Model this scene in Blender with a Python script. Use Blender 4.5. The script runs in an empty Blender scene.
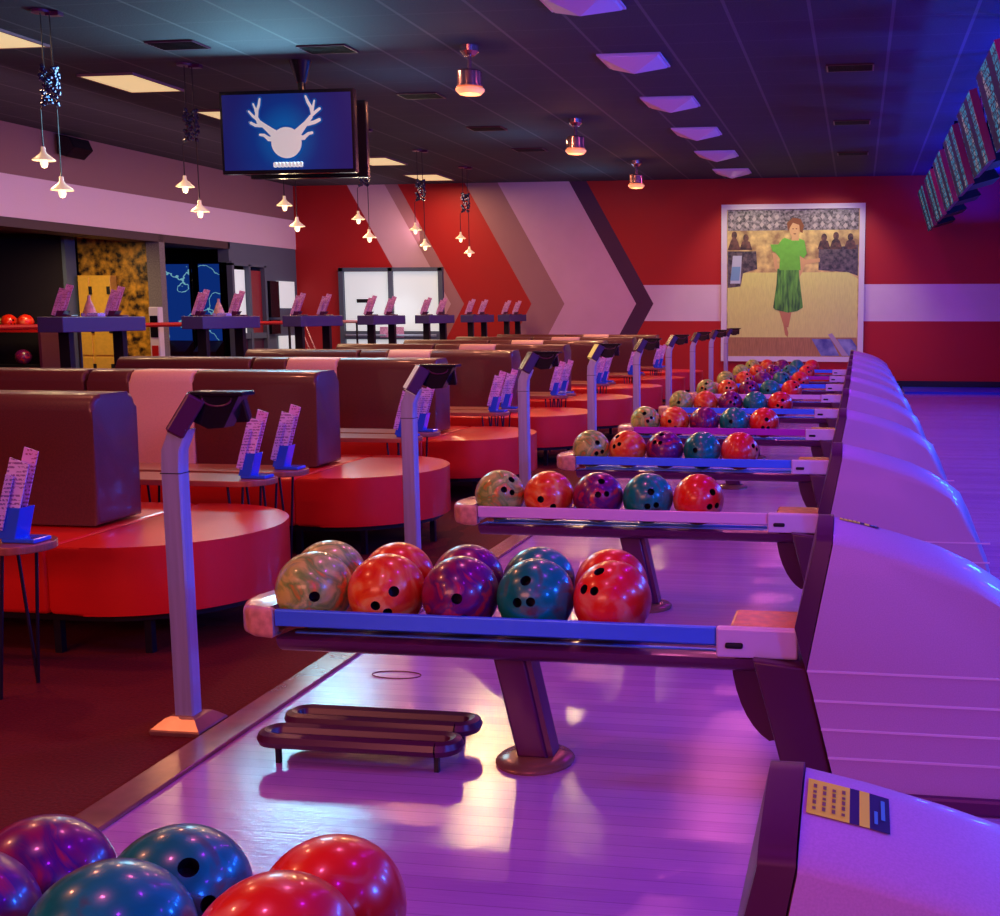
import bpy, bmesh, math, random
from mathutils import Vector, Matrix
random.seed(7)
SC = bpy.context.scene
COL = SC.collection
PI = math.pi

# ------------------------------------------------------------------ materials
def srgb(r, g, b):
    f = lambda c: c/12.92 if c <= .04045 else ((c+.055)/1.055)**2.4
    return (f(r/255), f(g/255), f(b/255), 1)

def mat(name, col, rough=.5, metal=0, emit=None, es=0, coat=0, noise=0, nscale=20, bump=0, spec=.5, col2=None, stretch=(1, 1, 1), trans=0, alpha=1):
    m = bpy.data.materials.new(name); m.use_nodes = True
    nt = m.node_tree; b = nt.nodes['Principled BSDF']
    b.inputs['Base Color'].default_value = col
    b.inputs['Roughness'].default_value = rough
    b.inputs['Metallic'].default_value = metal
    b.inputs['Coat Weight'].default_value = coat
    b.inputs['Coat Roughness'].default_value = .08
    b.inputs['Specular IOR Level'].default_value = spec
    b.inputs['Transmission Weight'].default_value = trans
    b.inputs['Alpha'].default_value = alpha
    if emit:
        b.inputs['Emission Color'].default_value = emit
        b.inputs['Emission Strength'].default_value = es
    if noise or bump or col2:
        tc = nt.nodes.new('ShaderNodeTexCoord'); mp = nt.nodes.new('ShaderNodeMapping')
        mp.inputs['Scale'].default_value = stretch
        nt.links.new(tc.outputs['Object'], mp.inputs['Vector'])
        n = nt.nodes.new('ShaderNodeTexNoise'); n.inputs['Scale'].default_value = nscale
        n.inputs['Detail'].default_value = 5
        nt.links.new(mp.outputs['Vector'], n.inputs['Vector'])
        c2 = col2 or tuple(min(1, c*(1-noise)) for c in col[:3]) + (1,)
        mx = nt.nodes.new('ShaderNodeMix'); mx.data_type = 'RGBA'
        mx.inputs['A'].default_value = col; mx.inputs['B'].default_value = c2
        cr = nt.nodes.new('ShaderNodeValToRGB'); cr.color_ramp.elements[0].position = .35; cr.color_ramp.elements[1].position = .65
        nt.links.new(n.outputs['Fac'], cr.inputs['Fac'])
        nt.links.new(cr.outputs['Color'], mx.inputs['Factor'])
        nt.links.new(mx.outputs['Result'], b.inputs['Base Color'])
        if bump:
            bp = nt.nodes.new('ShaderNodeBump'); bp.inputs['Strength'].default_value = bump; bp.inputs['Distance'].default_value = .01
            nt.links.new(n.outputs['Fac'], bp.inputs['Height']); nt.links.new(bp.outputs['Normal'], b.inputs['Normal'])
    return m

class NT:
    def __init__(s, m): s.nt = m.node_tree; s.b = s.nt.nodes['Principled BSDF']; s.l = s.nt.links
    def n(s, t): return s.nt.nodes.new(t)
    def math(s, op, a, b=None):
        x = s.n('ShaderNodeMath'); x.operation = op
        for i, v in enumerate((a, b)):
            if v is None: continue
            if isinstance(v, (int, float)): x.inputs[i].default_value = v
            else: s.l.new(v, x.inputs[i])
        return x.outputs[0]
    def mix(s, f, a, b):
        x = s.n('ShaderNodeMix'); x.data_type = 'RGBA'
        for k, v in (('Factor', f), ('A', a), ('B', b)):
            if isinstance(v, (tuple, int, float)): x.inputs[k].default_value = v
            else: s.l.new(v, x.inputs[k])
        return x.outputs['Result']
    def xyz(s):
        g = s.n('ShaderNodeNewGeometry'); x = s.n('ShaderNodeSeparateXYZ'); s.l.new(g.outputs['Position'], x.inputs[0]); return x.outputs, g.outputs['Position']
    def noise(s, vec, scale, det=4, sc=(1, 1, 1)):
        mp = s.n('ShaderNodeMapping'); mp.inputs['Scale'].default_value = sc; s.l.new(vec, mp.inputs['Vector'])
        x = s.n('ShaderNodeTexNoise'); x.inputs['Scale'].default_value = scale; x.inputs['Detail'].default_value = det
        s.l.new(mp.outputs[0], x.inputs['Vector']); return x.outputs['Fac']

M = {}
M['black'] = mat('black_metal', (.012, .01, .014, 1), .4, .3)
M['darkplastic'] = mat('dark_plastic', srgb(80, 26, 56), .33, 0)
M['darktube'] = mat('dark_powder_coat', srgb(92, 30, 72), .3, .1, coat=.2)
M['shell'] = mat('hood_plastic', srgb(198, 150, 178), .42, 0, noise=.12, nscale=300, coat=.25)
M['shellrib'] = mat('hood_rib', srgb(230, 190, 205), .35)
M['steel'] = mat('brushed_steel', srgb(190, 200, 225), .35, .55, noise=.15, nscale=60, stretch=(1, 1, .05))
M['alu'] = mat('pale_aluminium', srgb(225, 205, 225), .4, .3)
M['amber'] = mat('amber_plastic', srgb(240, 140, 50), .25, 0, noise=.4, nscale=30, trans=.2)
M['endcap'] = mat('peach_end_cap', srgb(235, 175, 150), .25, 0, noise=.3, nscale=30, coat=.4)
M['redvinyl'] = mat('red_vinyl', srgb(232, 30, 16), .36, 0, coat=.35, bump=.04, nscale=220, noise=.05)
M['brown'] = mat('brown_upholstery', srgb(100, 44, 40), .42, 0, coat=.4, noise=.25, nscale=160, bump=.06)
M['tanpanel'] = mat('tan_upholstery', srgb(232, 190, 158), .5, 0, noise=.06, nscale=100)
M['wood'] = mat('table_wood', srgb(176, 96, 62), .33, 0, noise=.3, nscale=9, stretch=(.6, 14, 1), coat=.3)
M['acrylic'] = mat('blue_acrylic', srgb(40, 95, 215), .15, 0, coat=.5)
M['white'] = mat('white_paint', srgb(225, 215, 220), .5)
M['chrome'] = mat('lamp_chrome', srgb(210, 170, 170), .2, .9)
M['greypaint'] = mat('grey_blue_paint', srgb(90, 102, 118), .6, noise=.05, nscale=60)
M['darkwall'] = mat('dark_wall_paint', srgb(30, 22, 34), .7, noise=.2, nscale=40)
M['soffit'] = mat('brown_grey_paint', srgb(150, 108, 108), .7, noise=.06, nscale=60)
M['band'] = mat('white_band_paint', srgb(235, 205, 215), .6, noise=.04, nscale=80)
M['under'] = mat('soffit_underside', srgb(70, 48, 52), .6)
M['trim'] = mat('bronze_strip', srgb(176, 124, 96), .25, .45, noise=.35, nscale=7)
M['slab'] = mat('counter_purple_grey', srgb(70, 62, 112), .45)
M['railred'] = mat('red_rail_paint', srgb(190, 25, 25), .35)
M['lipblue'] = mat('lip_blue', srgb(70, 140, 255), .3, .3)
M['lippale'] = mat('lip_pale', srgb(235, 190, 215), .3, .1)
M['lipmag'] = mat('lip_magenta', srgb(190, 40, 170), .3, .1)
M['stone'] = mat('speckled_stone', srgb(140, 132, 130), .6, noise=.5, nscale=60)
M['gold'] = mat('gold_pattern', srgb(226, 168, 52), .4, .1, col2=srgb(30, 14, 16), nscale=9)
M['locker'] = mat('gold_locker', srgb(235, 185, 70), .4, .1, noise=.1, nscale=20)
M['warmglow'] = mat('warm_diffuser', srgb(255, 220, 160), .5, emit=(.60, .45, .22, 1), es=1.35)
M['coolpane'] = mat('daylight_pane', srgb(215, 225, 225), .2, emit=(.78, .86, .84, 1), es=.6)
M['diffuser'] = mat('unlit_diffuser', srgb(235, 205, 235), .5)
M['bulb'] = mat('bulb_glow', (1, .9, .7, 1), .3, emit=(.9, .78, .5, 1), es=1.5)
M['shade'] = mat('glass_shade', (1, .85, .6, 1), .25, emit=(.6, .45, .2, 1), es=.6)
M['lens'] = mat('orange_lens', (1, .6, .35, 1), .3, emit=(.85, .30, .10, 1), es=1)
M['bead'] = mat('dark_beads', srgb(90, 45, 75), .1, .5, col2=srgb(60, 90, 130), nscale=40)
M['tvblack'] = mat('tv_bezel', (.008, .006, .012, 1), .2)
M['tvblue'] = mat('screen_blue', srgb(4, 18, 60), .15, emit=srgb(16, 34, 118), es=.9)
M['tvglow'] = mat('screen_halo', srgb(10, 50, 110), .15, emit=srgb(6, 74, 150), es=.9)
M['tvwhite'] = mat('screen_white', srgb(190, 190, 190), .3, emit=(.42, .43, .42, 1), es=1)
M['scorered'] = mat('score_red', srgb(150, 40, 50), .3)
M['cream'] = mat('kiosk_screen_lit', srgb(200, 180, 170), .3, emit=(.40, .33, .31, 1), es=.8)
M['yellowscreen'] = mat('kiosk_screen_yellow', srgb(210, 190, 90), .3, emit=(.42, .33, .06, 1), es=.8)
M['brownscreen'] = mat('kiosk_screen_dark', srgb(96, 62, 56), .2)
M['bluetrim'] = mat('blue_ledge', srgb(22, 60, 190), .4)
M['rearbox'] = mat('monitor_rear', srgb(16, 16, 34), .5, spec=.2)
M['hole'] = mat('hole_black', (.004, .004, .006, 1), .6)
M['labelyellow'] = mat('label_yellow', srgb(240, 245, 10), .5)
M['labelnavy'] = mat('label_navy', srgb(26, 22, 60), .5)
M['labelprint'] = mat('label_print', srgb(120, 95, 40), .5)
M['labelcyan'] = mat('label_cyan', srgb(70, 160, 170), .5)

def wood_floor():
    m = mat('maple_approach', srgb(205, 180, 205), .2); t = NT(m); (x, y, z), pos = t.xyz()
    # boards run along X, 0.06 wide
    f = t.math('FRACT', t.math('MULTIPLY', y, 1/.057))
    bid = t.math('FLOOR', t.math('MULTIPLY', y, 1/.057))
    wn = t.n('ShaderNodeTexWhiteNoise'); wn.noise_dimensions = '1D'; t.l.new(bid, wn.inputs['W'])
    gr = t.noise(pos, 6, 6, (1.2, 30, 1))
    streak = t.noise(pos, 3, 5, (.8, 60, 1))
    gap = t.math('LESS_THAN', f, .05)
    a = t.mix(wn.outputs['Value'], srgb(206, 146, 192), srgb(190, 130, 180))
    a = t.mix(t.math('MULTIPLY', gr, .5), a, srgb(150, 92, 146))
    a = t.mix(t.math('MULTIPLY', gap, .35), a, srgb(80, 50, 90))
    t.l.new(a, t.b.inputs['Base Color'])
    r = t.math('ADD', .08, t.math('MULTIPLY', streak, .12)); t.l.new(r, t.b.inputs['Roughness'])
    bp = t.n('ShaderNodeBump'); bp.inputs['Strength'].default_value = .12; bp.inputs['Distance'].default_value = .004
    t.l.new(t.math('ADD', streak, gr), bp.inputs['Height']); t.l.new(bp.outputs[0], t.b.inputs['Normal'])
    t.b.inputs['Specular IOR Level'].default_value = .8
    return m
M['approach'] = wood_floor()

def carpet():
    m = mat('dark_red_carpet', srgb(92, 22, 20), .85, spec=.15); t = NT(m); (x, y, z), pos = t.xyz()
    n1 = t.noise(pos, 1.1, 3); n2 = t.noise(pos, 90, 4)
    a = t.mix(n2, srgb(120, 34, 26), srgb(70, 18, 18))
    st = t.math('GREATER_THAN', n1, .56)
    a = t.mix(t.math('MULTIPLY', st, .55), a, srgb(62, 14, 18))
    t.l.new(a, t.b.inputs['Base Color'])
    bp = t.n('ShaderNodeBump'); bp.inputs['Strength'].default_value = .4; bp.inputs['Distance'].default_value = .01
    t.l.new(n2, bp.inputs['Height']); t.l.new(bp.outputs[0], t.b.inputs['Normal'])
    return m
M['carpet'] = carpet()

def ceiling_mat():
    m = mat('ceiling_tiles', srgb(70, 76, 84), .8, spec=.2); t = NT(m); (x, y, z), pos = t.xyz()
    fx = t.math('FRACT', t.math('MULTIPLY', t.math('ADD', x, 1.10+66), 1/.66))
    fy = t.math('FRACT', t.math('MULTIPLY', t.math('ADD', y, 66), 1/.66))
    gx = t.math('LESS_THAN', fx, .045); gy = t.math('LESS_THAN', fy, .04)
    n1 = t.noise(pos, 60, 4)
    a = t.mix(n1, srgb(60, 62, 70), srgb(84, 84, 90))
    a = t.mix(t.math('MULTIPLY', gy, .12), a, srgb(130, 130, 130))
    a = t.mix(t.math('MULTIPLY', gx, .36), a, srgb(140, 140, 140))
    t.l.new(a, t.b.inputs['Base Color'])
    bp = t.n('ShaderNodeBump'); bp.inputs['Strength'].default_value = .3; bp.inputs['Distance'].default_value = .01
    t.l.new(n1, bp.inputs['Height']); t.l.new(bp.outputs[0], t.b.inputs['Normal'])
    return m
M['ceiling'] = ceiling_mat()

def chevron_wall():
    m = mat('painted_chevron_wall', srgb(200, 20, 18), .6); t = NT(m); (x, y, z), pos = t.xyz()
    k = 1.235/2.215
    u = t.math('ADD', x, t.math('MULTIPLY', t.math('ABSOLUTE', t.math('SUBTRACT', z, 1.52)), k))
    cr = t.n('ShaderNodeValToRGB'); cr.color_ramp.interpolation = 'CONSTANT'
    lo, hi = -9.0, -3.0
    t.l.new(t.math('DIVIDE', t.math('SUBTRACT', u, lo), hi-lo), cr.inputs['Fac'])
    red = srgb(190, 14, 12); pink = srgb(225, 185, 190); taupe = srgb(178, 128, 128); dark = srgb(70, 22, 70); pw = srgb(232, 185, 205)
    stops = [(-9.0, red), (-8.37, pink), (-7.62, taupe), (-7.36, red), (-6.06, taupe), (-5.415, pw), (-4.07, dark), (-3.73, red)]
    e = cr.color_ramp.elements
    while len(e) > 1: e.remove(e[-1])
    e[0].position = 0; e[0].color = red
    for p, c in stops[1:]:
        q = e.new((p-lo)/(hi-lo)); q.color = c
    band = t.math('MULTIPLY', t.math('MULTIPLY', t.math('GREATER_THAN', z, 1.203), t.math('LESS_THAN', z, 1.86)), t.math('GREATER_THAN', u, -3.73))
    a = t.mix(band, cr.outputs['Color'], srgb(235, 210, 220))
    n1 = t.noise(pos, 2.5, 5, (1, 1, 1))
    a = t.mix(t.math('MULTIPLY', n1, .18), a, srgb(120, 60, 70))
    t.l.new(a, t.b.inputs['Base Color'])
    br = t.n('ShaderNodeTexBrick'); cm = t.n('ShaderNodeCombineXYZ'); t.l.new(x, cm.inputs[0]); t.l.new(z, cm.inputs[1])
    t.l.new(cm.outputs[0], br.inputs['Vector']); br.inputs['Scale'].default_value = 2.5; br.inputs['Mortar Size'].default_value = .012
    bp = t.n('ShaderNodeBump'); bp.inputs['Strength'].default_value = .15; bp.inputs['Distance'].default_value = .005; bp.invert = True
    t.l.new(br.outputs['Fac'], bp.inputs['Height']); t.l.new(bp.outputs[0], t.b.inputs['Normal'])
    return m
M['chevron'] = chevron_wall()

def ball_mat(name, c1, c2, c3, sc=9):
    m = mat(name, c1, .28, 0, coat=.4); t = NT(m)
    tc = t.n('ShaderNodeTexCoord')
    n = t.n('ShaderNodeTexNoise'); n.inputs['Scale'].default_value = sc; n.inputs['Detail'].default_value = 4; n.inputs['Distortion'].default_value = 1.6
    t.l.new(tc.outputs['Object'], n.inputs['Vector'])
    cr = t.n('ShaderNodeValToRGB'); e = cr.color_ramp.elements
    e[0].position = .38; e[0].color = c1; e[1].position = .66; e[1].color = c3
    q = e.new(.52); q.color = c2
    t.l.new(n.outputs['Fac'], cr.inputs['Fac']); t.l.new(cr.outputs['Color'], t.b.inputs['Base Color'])
    return m
BALL = {
 'tan': ball_mat('ball_tan', srgb(214, 222, 96), srgb(120, 178, 66), srgb(240, 140, 40)),
 'orange': ball_mat('ball_orange', srgb(225, 44, 10), srgb(240, 105, 30), srgb(245, 175, 80)),
 'purple': ball_mat('ball_purple', srgb(140, 16, 70), srgb(80, 12, 90), srgb(205, 40, 40)),
 'teal': ball_mat('ball_teal', srgb(0, 122, 92), srgb(4, 140, 112), srgb(88, 66, 50), 6),
 'red': ball_mat('ball_red', srgb(232, 24, 8), srgb(235, 40, 14), srgb(240, 130, 90), 7),
}

def screen_score():
    m = mat('score_screen', (.01, .01, .02, 1), .6, spec=.05); t = NT(m)
    tc = t.n('ShaderNodeTexCoord'); s = t.n('ShaderNodeSeparateXYZ'); t.l.new(tc.outputs['Object'], s.inputs[0])
    y = s.outputs[1]; z = s.outputs[2]
    fy = t.math('FRACT', t.math('MULTIPLY', t.math('ADD', y, 10.75), 1/.75))
    col = t.math('MULTIPLY', t.math('GREATER_THAN', fy, .2), t.math('LESS_THAN', fy, .8))
    fz = t.math('FRACT', t.math('MULTIPLY', t.math('ADD', z, 10), 16))
    rows = t.math('GREATER_THAN', fz, .18)
    nz = t.n('ShaderNodeTexNoise'); nz.inputs['Scale'].default_value = 34; t.l.new(tc.outputs['Object'], nz.inputs['Vector'])
    on = t.math('MULTIPLY', t.math('MULTIPLY', col, rows), t.math('GREATER_THAN', nz.outputs['Fac'], .5))
    hue = t.mix(t.math('GREATER_THAN', t.noise(tc.outputs['Object'], 5, 2), .56), (.03, .28, .46, 1), (.36, .30, .34, 1))
    a = t.mix(on, (.014, .012, .035, 1), hue)
    t.l.new(a, t.b.inputs['Emission Color']); t.b.inputs['Emission Strength'].default_value = .9
    return m
M['score'] = screen_score()

def lightning_screen():
    m = mat('arcade_screen', (.01, .02, .1, 1), .2); t = NT(m)
    tc = t.n('ShaderNodeTexCoord')
    n = t.noise(t.xyz()[1], 1.5, 4)
    v = t.math('ABSOLUTE', t.math('SUBTRACT', n, .5))
    a = t.mix(t.math('LESS_THAN', v, .008), (.004, .03, .22, 1), (.2, .5, .6, 1))
    t.l.new(a, t.b.inputs['Emission Color']); t.b.inputs['Emission Strength'].default_value = .9
    return m
M['arcade'] = lightning_screen()
def logo_screen():
    m = mat('logo_screen', (.005, .01, .04, 1), .15); t = NT(m); tc = t.n('ShaderNodeTexCoord')
    s_ = t.n('ShaderNodeSeparateXYZ'); t.l.new(tc.outputs['Object'], s_.inputs[0])
    dx = t.math('ADD', s_.outputs[0], .03); dz = t.math('ADD', s_.outputs[2], -3.02)
    d = t.math('SQRT', t.math('ADD', t.math('MULTIPLY', dx, dx), t.math('MULTIPLY', dz, dz)))
    cr = t.n('ShaderNodeValToRGB'); e = cr.color_ramp.elements
    e[0].position = .12; e[0].color = srgb(8, 84, 158); e[1].position = .62; e[1].color = srgb(24, 24, 96)
    q = e.new(.34); q.color = srgb(12, 44, 122)
    t.l.new(d, cr.inputs['Fac'])
    a = t.mix(t.math('MULTIPLY', t.math('MAXIMUM', dx, 0.0), 1.1), cr.outputs['Color'], srgb(48, 22, 92))
    t.l.new(a, t.b.inputs['Emission Color']); t.b.inputs['Emission Strength'].default_value = 1.1
    return m
M['tvlogo'] = logo_screen()

def card_mat(name, base, ink, sc=1):
    m = mat(name, base, .4); t = NT(m); tc = t.n('ShaderNodeTexCoord')
    s = t.n('ShaderNodeSeparateXYZ'); t.l.new(tc.outputs['Object'], s.inputs[0])
    fz = t.math('FRACT', t.math('MULTIPLY', s.outputs[2], 70))
    n = t.noise(tc.outputs['Object'], 120, 2)
    n2 = t.noise(tc.outputs['Object'], 25, 2)
    on = t.math('MULTIPLY', t.math('MULTIPLY', t.math('GREATER_THAN', fz, .5), t.math('GREATER_THAN', n, .47)), t.math('GREATER_THAN', n2, .45))
    a = t.mix(t.math('MULTIPLY', on, .75), base, ink)
    t.l.new(a, t.b.inputs['Base Color'])
    return m
M['card'] = card_mat('printed_menu', srgb(232, 205, 235), srgb(110, 40, 120))
M['card2'] = card_mat('printed_menu_pink', srgb(235, 175, 215), srgb(140, 30, 60))
M['card3'] = card_mat('printed_menu_lilac', srgb(205, 180, 238), srgb(60, 40, 140))

# ------------------------------------------------------------------ mesh helpers
def bm_obj(name, bm, m, parent=None, smooth=False):
    me = bpy.data.meshes.new(name); bmesh.ops.recalc_face_normals(bm, faces=bm.faces); bm.to_mesh(me); bm.free()
    ms = m if isinstance(m, (list, tuple)) else [m]
    for q in ms: me.materials.append(q)
    if smooth:
        me.shade_smooth() if hasattr(me, 'shade_smooth') else None
        for p in me.polygons: p.use_smooth = True
        if smooth is True:
            try: me.set_sharp_from_angle(angle=math.radians(35))
            except Exception: pass
    o = bpy.data.objects.new(name, me); COL.objects.link(o)
    if parent: o.parent = parent
    return o

def box(bm, c, s, bev=0, seg=3, rot=None, mi=0):
    r = bmesh.ops.create_cube(bm, size=1)
    vs = r['verts']
    for v in vs: v.co = Vector((v.co.x*s[0], v.co.y*s[1], v.co.z*s[2]))
    fs = set(f for v in vs for f in v.link_faces)
    if bev:
        es = list(set(e for v in vs for e in v.link_edges))
        rr = bmesh.ops.bevel(bm, geom=es, offset=bev, segments=seg, profile=.5, affect='EDGES')
        fs = set(rr['faces']) | set(f for f in fs if f.is_valid)
        vs = list(set(v for f in fs for v in f.verts))
    for v in vs:
        if rot: v.co = rot @ v.co
        v.co += Vector(c)
    for f in fs: f.material_index = mi
    return vs

def tube(bm, pts, r, n=10, cap=True, mi=0):
    rings = []
    P = [Vector(p) for p in pts]
    for i, p in enumerate(P):
        d = (P[min(i+1, len(P)-1)] - P[max(i-1, 0)]).normalized()
        a = Vector((0, 0, 1)) if abs(d.z) < .9 else Vector((1, 0, 0))
        u = d.cross(a).normalized(); w = d.cross(u)
        rr = r[i] if isinstance(r, (list, tuple)) else r
        rings.append([bm.verts.new(p + u*math.cos(2*PI*k/n)*rr + w*math.sin(2*PI*k/n)*rr) for k in range(n)])
    for a, b in zip(rings, rings[1:]):
        for k in range(n):
            f = bm.faces.new((a[k], a[(k+1) % n], b[(k+1) % n], b[k])); f.material_index = mi
    if cap:
        for q in (rings[0], rings[-1]):
            f = bm.faces.new(q); f.material_index = mi

def lathe(bm, prof, c=(0, 0, 0), n=24, mi=0):
    rings = []
    for r, z in prof:
        rings.append([bm.verts.new((c[0]+max(r, 1e-4)*math.cos(2*PI*k/n), c[1]+max(r, 1e-4)*math.sin(2*PI*k/n), c[2]+z)) for k in range(n)])
    for a, b in zip(rings, rings[1:]):
        for k in range(n):
            f = bm.faces.new((a[k], a[(k+1) % n], b[(k+1) % n], b[k])); f.material_index = mi
    for q in (rings[0], rings[-1]):
        f = bm.faces.new(q); f.material_index = mi

def prism(bm, pts, axis, a, b, mi=0, bev=0):
    """2-D polygon extruded along axis ('x','y','z') between a and b."""
    def co(p, t):
        return {'x': (t, p[0], p[1]), 'y': (p[0], t, p[1]), 'z': (p[0], p[1], t)}[axis]
    A = [bm.verts.new(co(p, a)) for p in pts]; B = [bm.verts.new(co(p, b)) for p in pts]
    fs = [bm.faces.new(A), bm.faces.new(B)]
    for i in range(len(pts)):
        j = (i+1) % len(pts); fs.append(bm.faces.new((A[i], A[j], B[j], B[i])))
    for f in fs: f.material_index = mi
    if bev:
        es = [e for f in fs[:2] for e in f.edges]
        bmesh.ops.bevel(bm, geom=list(set(es)), offset=bev, segments=4, profile=.5, affect='EDGES')
    return fs

def tag(o, label, cat, group=None):
    o['label'] = label; o['category'] = cat
    if group: o['group'] = group
    return o
def struct(name, bm, m, parent=None):
    o = bm_obj(name, bm, m, parent)
    if not parent: o['kind'] = 'structure'
    return o
def empty(name, loc, label=None, cat=None, group=None, rz=0):
    o = bpy.data.objects.new(name, None); COL.objects.link(o); o.location = loc; o.rotation_euler = (0, 0, rz)
    o.empty_display_size = .1
    if label: tag(o, label, cat, group)
    return o
def part(name, fn, m, parent, smooth=False, label=None):
    bm = bmesh.new(); fn(bm); o = bm_obj(name, bm, m, parent, smooth)
    if label: o['label'] = label
    return o
def copy_tree(o, parent=None):
    c = o.copy(); COL.objects.link(c)
    if parent: c.parent = parent
    for ch in list(KIDS.get(o.name, [])) or [x for x in o.children]:
        copy_tree(ch, c)
    return c
KIDS = {}
ORD = ['nearest', 'second', 'third', 'fourth', 'fifth', 'sixth', 'seventh', 'eighth', 'ninth', 'tenth']
def ordn(k, noun): return ('nearest %s' % noun) if k == 0 else ('%s %s from the camera' % (ORD[k], noun))

# ------------------------------------------------------------------ room shell
YW = 21.05; XL = -10.7; HC = 3.75
bm = bmesh.new(); box(bm, (-10.45, 6, -.05), (17.0-.0, 30.4, .1)); 
f = struct('floor', bm, M['carpet']); 
f['label'] = 'dark red carpet of the seating area'
bm = bmesh.new(); box(bm, (9.5, 6, -.05), (22.9, 30.4, .1)); struct('floor', bm, M['approach'])
bm = bmesh.new(); box(bm, (1.5, 6, HC+.05), (40.9, 30.4, .1)); struct('ceiling', bm, M['ceiling'])
bm = bmesh.new(); box(bm, (6.1+.075, YW+.1, HC/2), (33.75, .2, HC)); struct('wall_back', bm, M['chevron'])
bm = bmesh.new(); box(bm, (-15.5, YW+.1, HC/2), (9.6-.0, .2, HC)); struct('wall_back_recess', bm, M['darkwall'])
# left wall: upper fascia, white band, lower solid part near the far wall
bm = bmesh.new(); box(bm, (XL-.1, 6, 3.425), (.2, 30.1, .65)); struct('wall_left', bm, M['soffit'])
bm = bmesh.new(); box(bm, (XL-.085, 6, 2.83), (.2, 30.1, .54)); struct('trim_1', bm, M['band'])
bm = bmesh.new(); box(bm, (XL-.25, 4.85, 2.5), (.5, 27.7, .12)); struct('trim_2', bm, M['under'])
bm = bmesh.new(); box(bm, (XL-.1, 20.4, 1.28), (.2, 1.3, 2.56)); box(bm, (XL-.1, 19.2, 2.39), (.2, 1.1, .34)); struct('wall_left_lower', bm, M['greypaint'])
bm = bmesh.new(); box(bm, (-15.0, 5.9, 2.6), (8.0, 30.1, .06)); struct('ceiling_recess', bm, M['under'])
bm = bmesh.new(); box(bm, (-19.0, 6, 1.28), (.1, 30, 2.56)); struct('wall_recess', bm, M['darkwall'])
bm = bmesh.new(); box(bm, (-15.62, 16.5, 1.28), (6.9, .2, 2.56)); struct('wall_partition', bm, M['darkwall'])
bm = bmesh.new(); box(bm, (-12.13, 16.5, 1.27), (.06, .24, 2.5)); struct('trim_3', bm, M['greypaint'])
bm = bmesh.new(); box(bm, (-11.52, 16.75, 1.28), (1.2, .1, 2.54)); struct('wall_gold', bm, M['gold'])
bm = bmesh.new(); box(bm, (-10.81, 16.72, 1.28), (.22, .14, 2.54)); struct('wall_pillar', bm, M['stone'])
# ledge at base of far wall
bm = bmesh.new(); box(bm, (6, YW-.04, .07), (13, .08, .14)); struct('baseboard_back', bm, M['black'])
bm = bmesh.new(); box(bm, (6.9, YW-.75, .02), (12.2, 1.3, .04)); struct('trim_4', bm, M['bluetrim'])
# metal strip between carpet and boards
bm = bmesh.new(); box(bm, (-1.997, 6, .004), (.115, 30, .018), .003, 1); struct('trim_5', bm, M['trim'])

# double glass door in far wall
d = empty('door_1', (-8.78, YW, 0)); d['kind'] = 'structure'
def fr(bm):
    for x in (-.99, .0, .99): box(bm, (x, -.04, 1.1), (.09, .08, 2.2))
    box(bm, (0, -.04, 2.17), (2.06, .08, .07)); box(bm, (0, -.04, .93), (2.06, .07, .16)); box(bm, (0, -.04, .07), (2.06, .07, .14))
part('door_frame', fr, M['greypaint'], d)
for x in (-.49, .49):
    part('glass_pane', lambda bm: box(bm, (x, -.015, 1.57), (.89, .02, 1.12)), M['coolpane'], d)
    part('glass_pane', lambda bm: box(bm, (x, -.015, .5), (.89, .02, .72)), M['coolpane'], d)
part('door_notice', lambda bm: box(bm, (-.53, -.03, 1.58), (.34, .01, .07)), M['black'], d, label='black strip sign on left pane')
part('door_notice', lambda bm: (box(bm, (-.15, -.085, .99), (.16, .01, .2)), box(bm, (.17, -.085, .99), (.16, .01, .2))), M['card2'], d)
part('push_bar', lambda bm: (tube(bm, [(-.9, -.12, .93), (-.1, -.12, .93)], .02), tube(bm, [(.1, -.12, .93), (.9, -.12, .93)], .02)), M['steel'], d)
# side door on left wall
d = empty('door_2', (XL, 19.2, 0)); d['kind'] = 'structure'
part('door_frame', lambda bm: [box(bm, (.03, y, 1.1), (.1, .07, 2.2)) for y in (-.57, -.02, .53)] + [box(bm, (.03, -.02, 2.2), (.1, 1.17, .07)), box(bm, (.03, -.02, .95), (.08, 1.1, .1))], M['greypaint'], d)
part('glass_pane', lambda bm: box(bm, (.0, -.3, 1.5), (.02, .44, 1.2)), M['coolpane'], d)
part('glass_pane', lambda bm: box(bm, (.0, .26, 1.5), (.02, .44, 1.2)), M['scorered'], d, label='dark red pane')
part('lower_panel', lambda bm: (box(bm, (0, -.3, .5), (.02, .44, .8)), box(bm, (0, .26, .5), (.02, .44, .8))), M['darkplastic'], d)

# ------------------------------------------------------------------ framed photograph on far wall
pf = empty('framed_photograph', (-1.185, YW, 1.88), 'large white-framed photo of a woman in a green dress on a bowling lane', 'picture')
W2, H2 = 1.285, 1.405
part('frame', lambda bm: (box(bm, (0, -.03, H2-.045), (2*W2, .06, .09)), box(bm, (0, -.03, -H2+.045), (2*W2, .06, .09)), box(bm, (-W2+.05, -.03, 0), (.1, .06, 2*H2-.18)), box(bm, (W2-.05, -.03, 0), (.1, .06, 2*H2-.18))), M['white'], pf)
def flat(name, polys, m, lift, par, label=None):
    bm = bmesh.new()
    for p in polys: prism(bm, p, 'y', -.0165-lift, -.0145-lift)
    o = bm_obj(name, bm, m, par)
    if label: o['label'] = label
    return o
pr = part('print', lambda bm: box(bm, (0, -.01, 0), (2.39, .012, 2.64)), mat('print_backdrop', srgb(238, 216, 130), .5, col2=srgb(150, 120, 80), nscale=5), pf)
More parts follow.
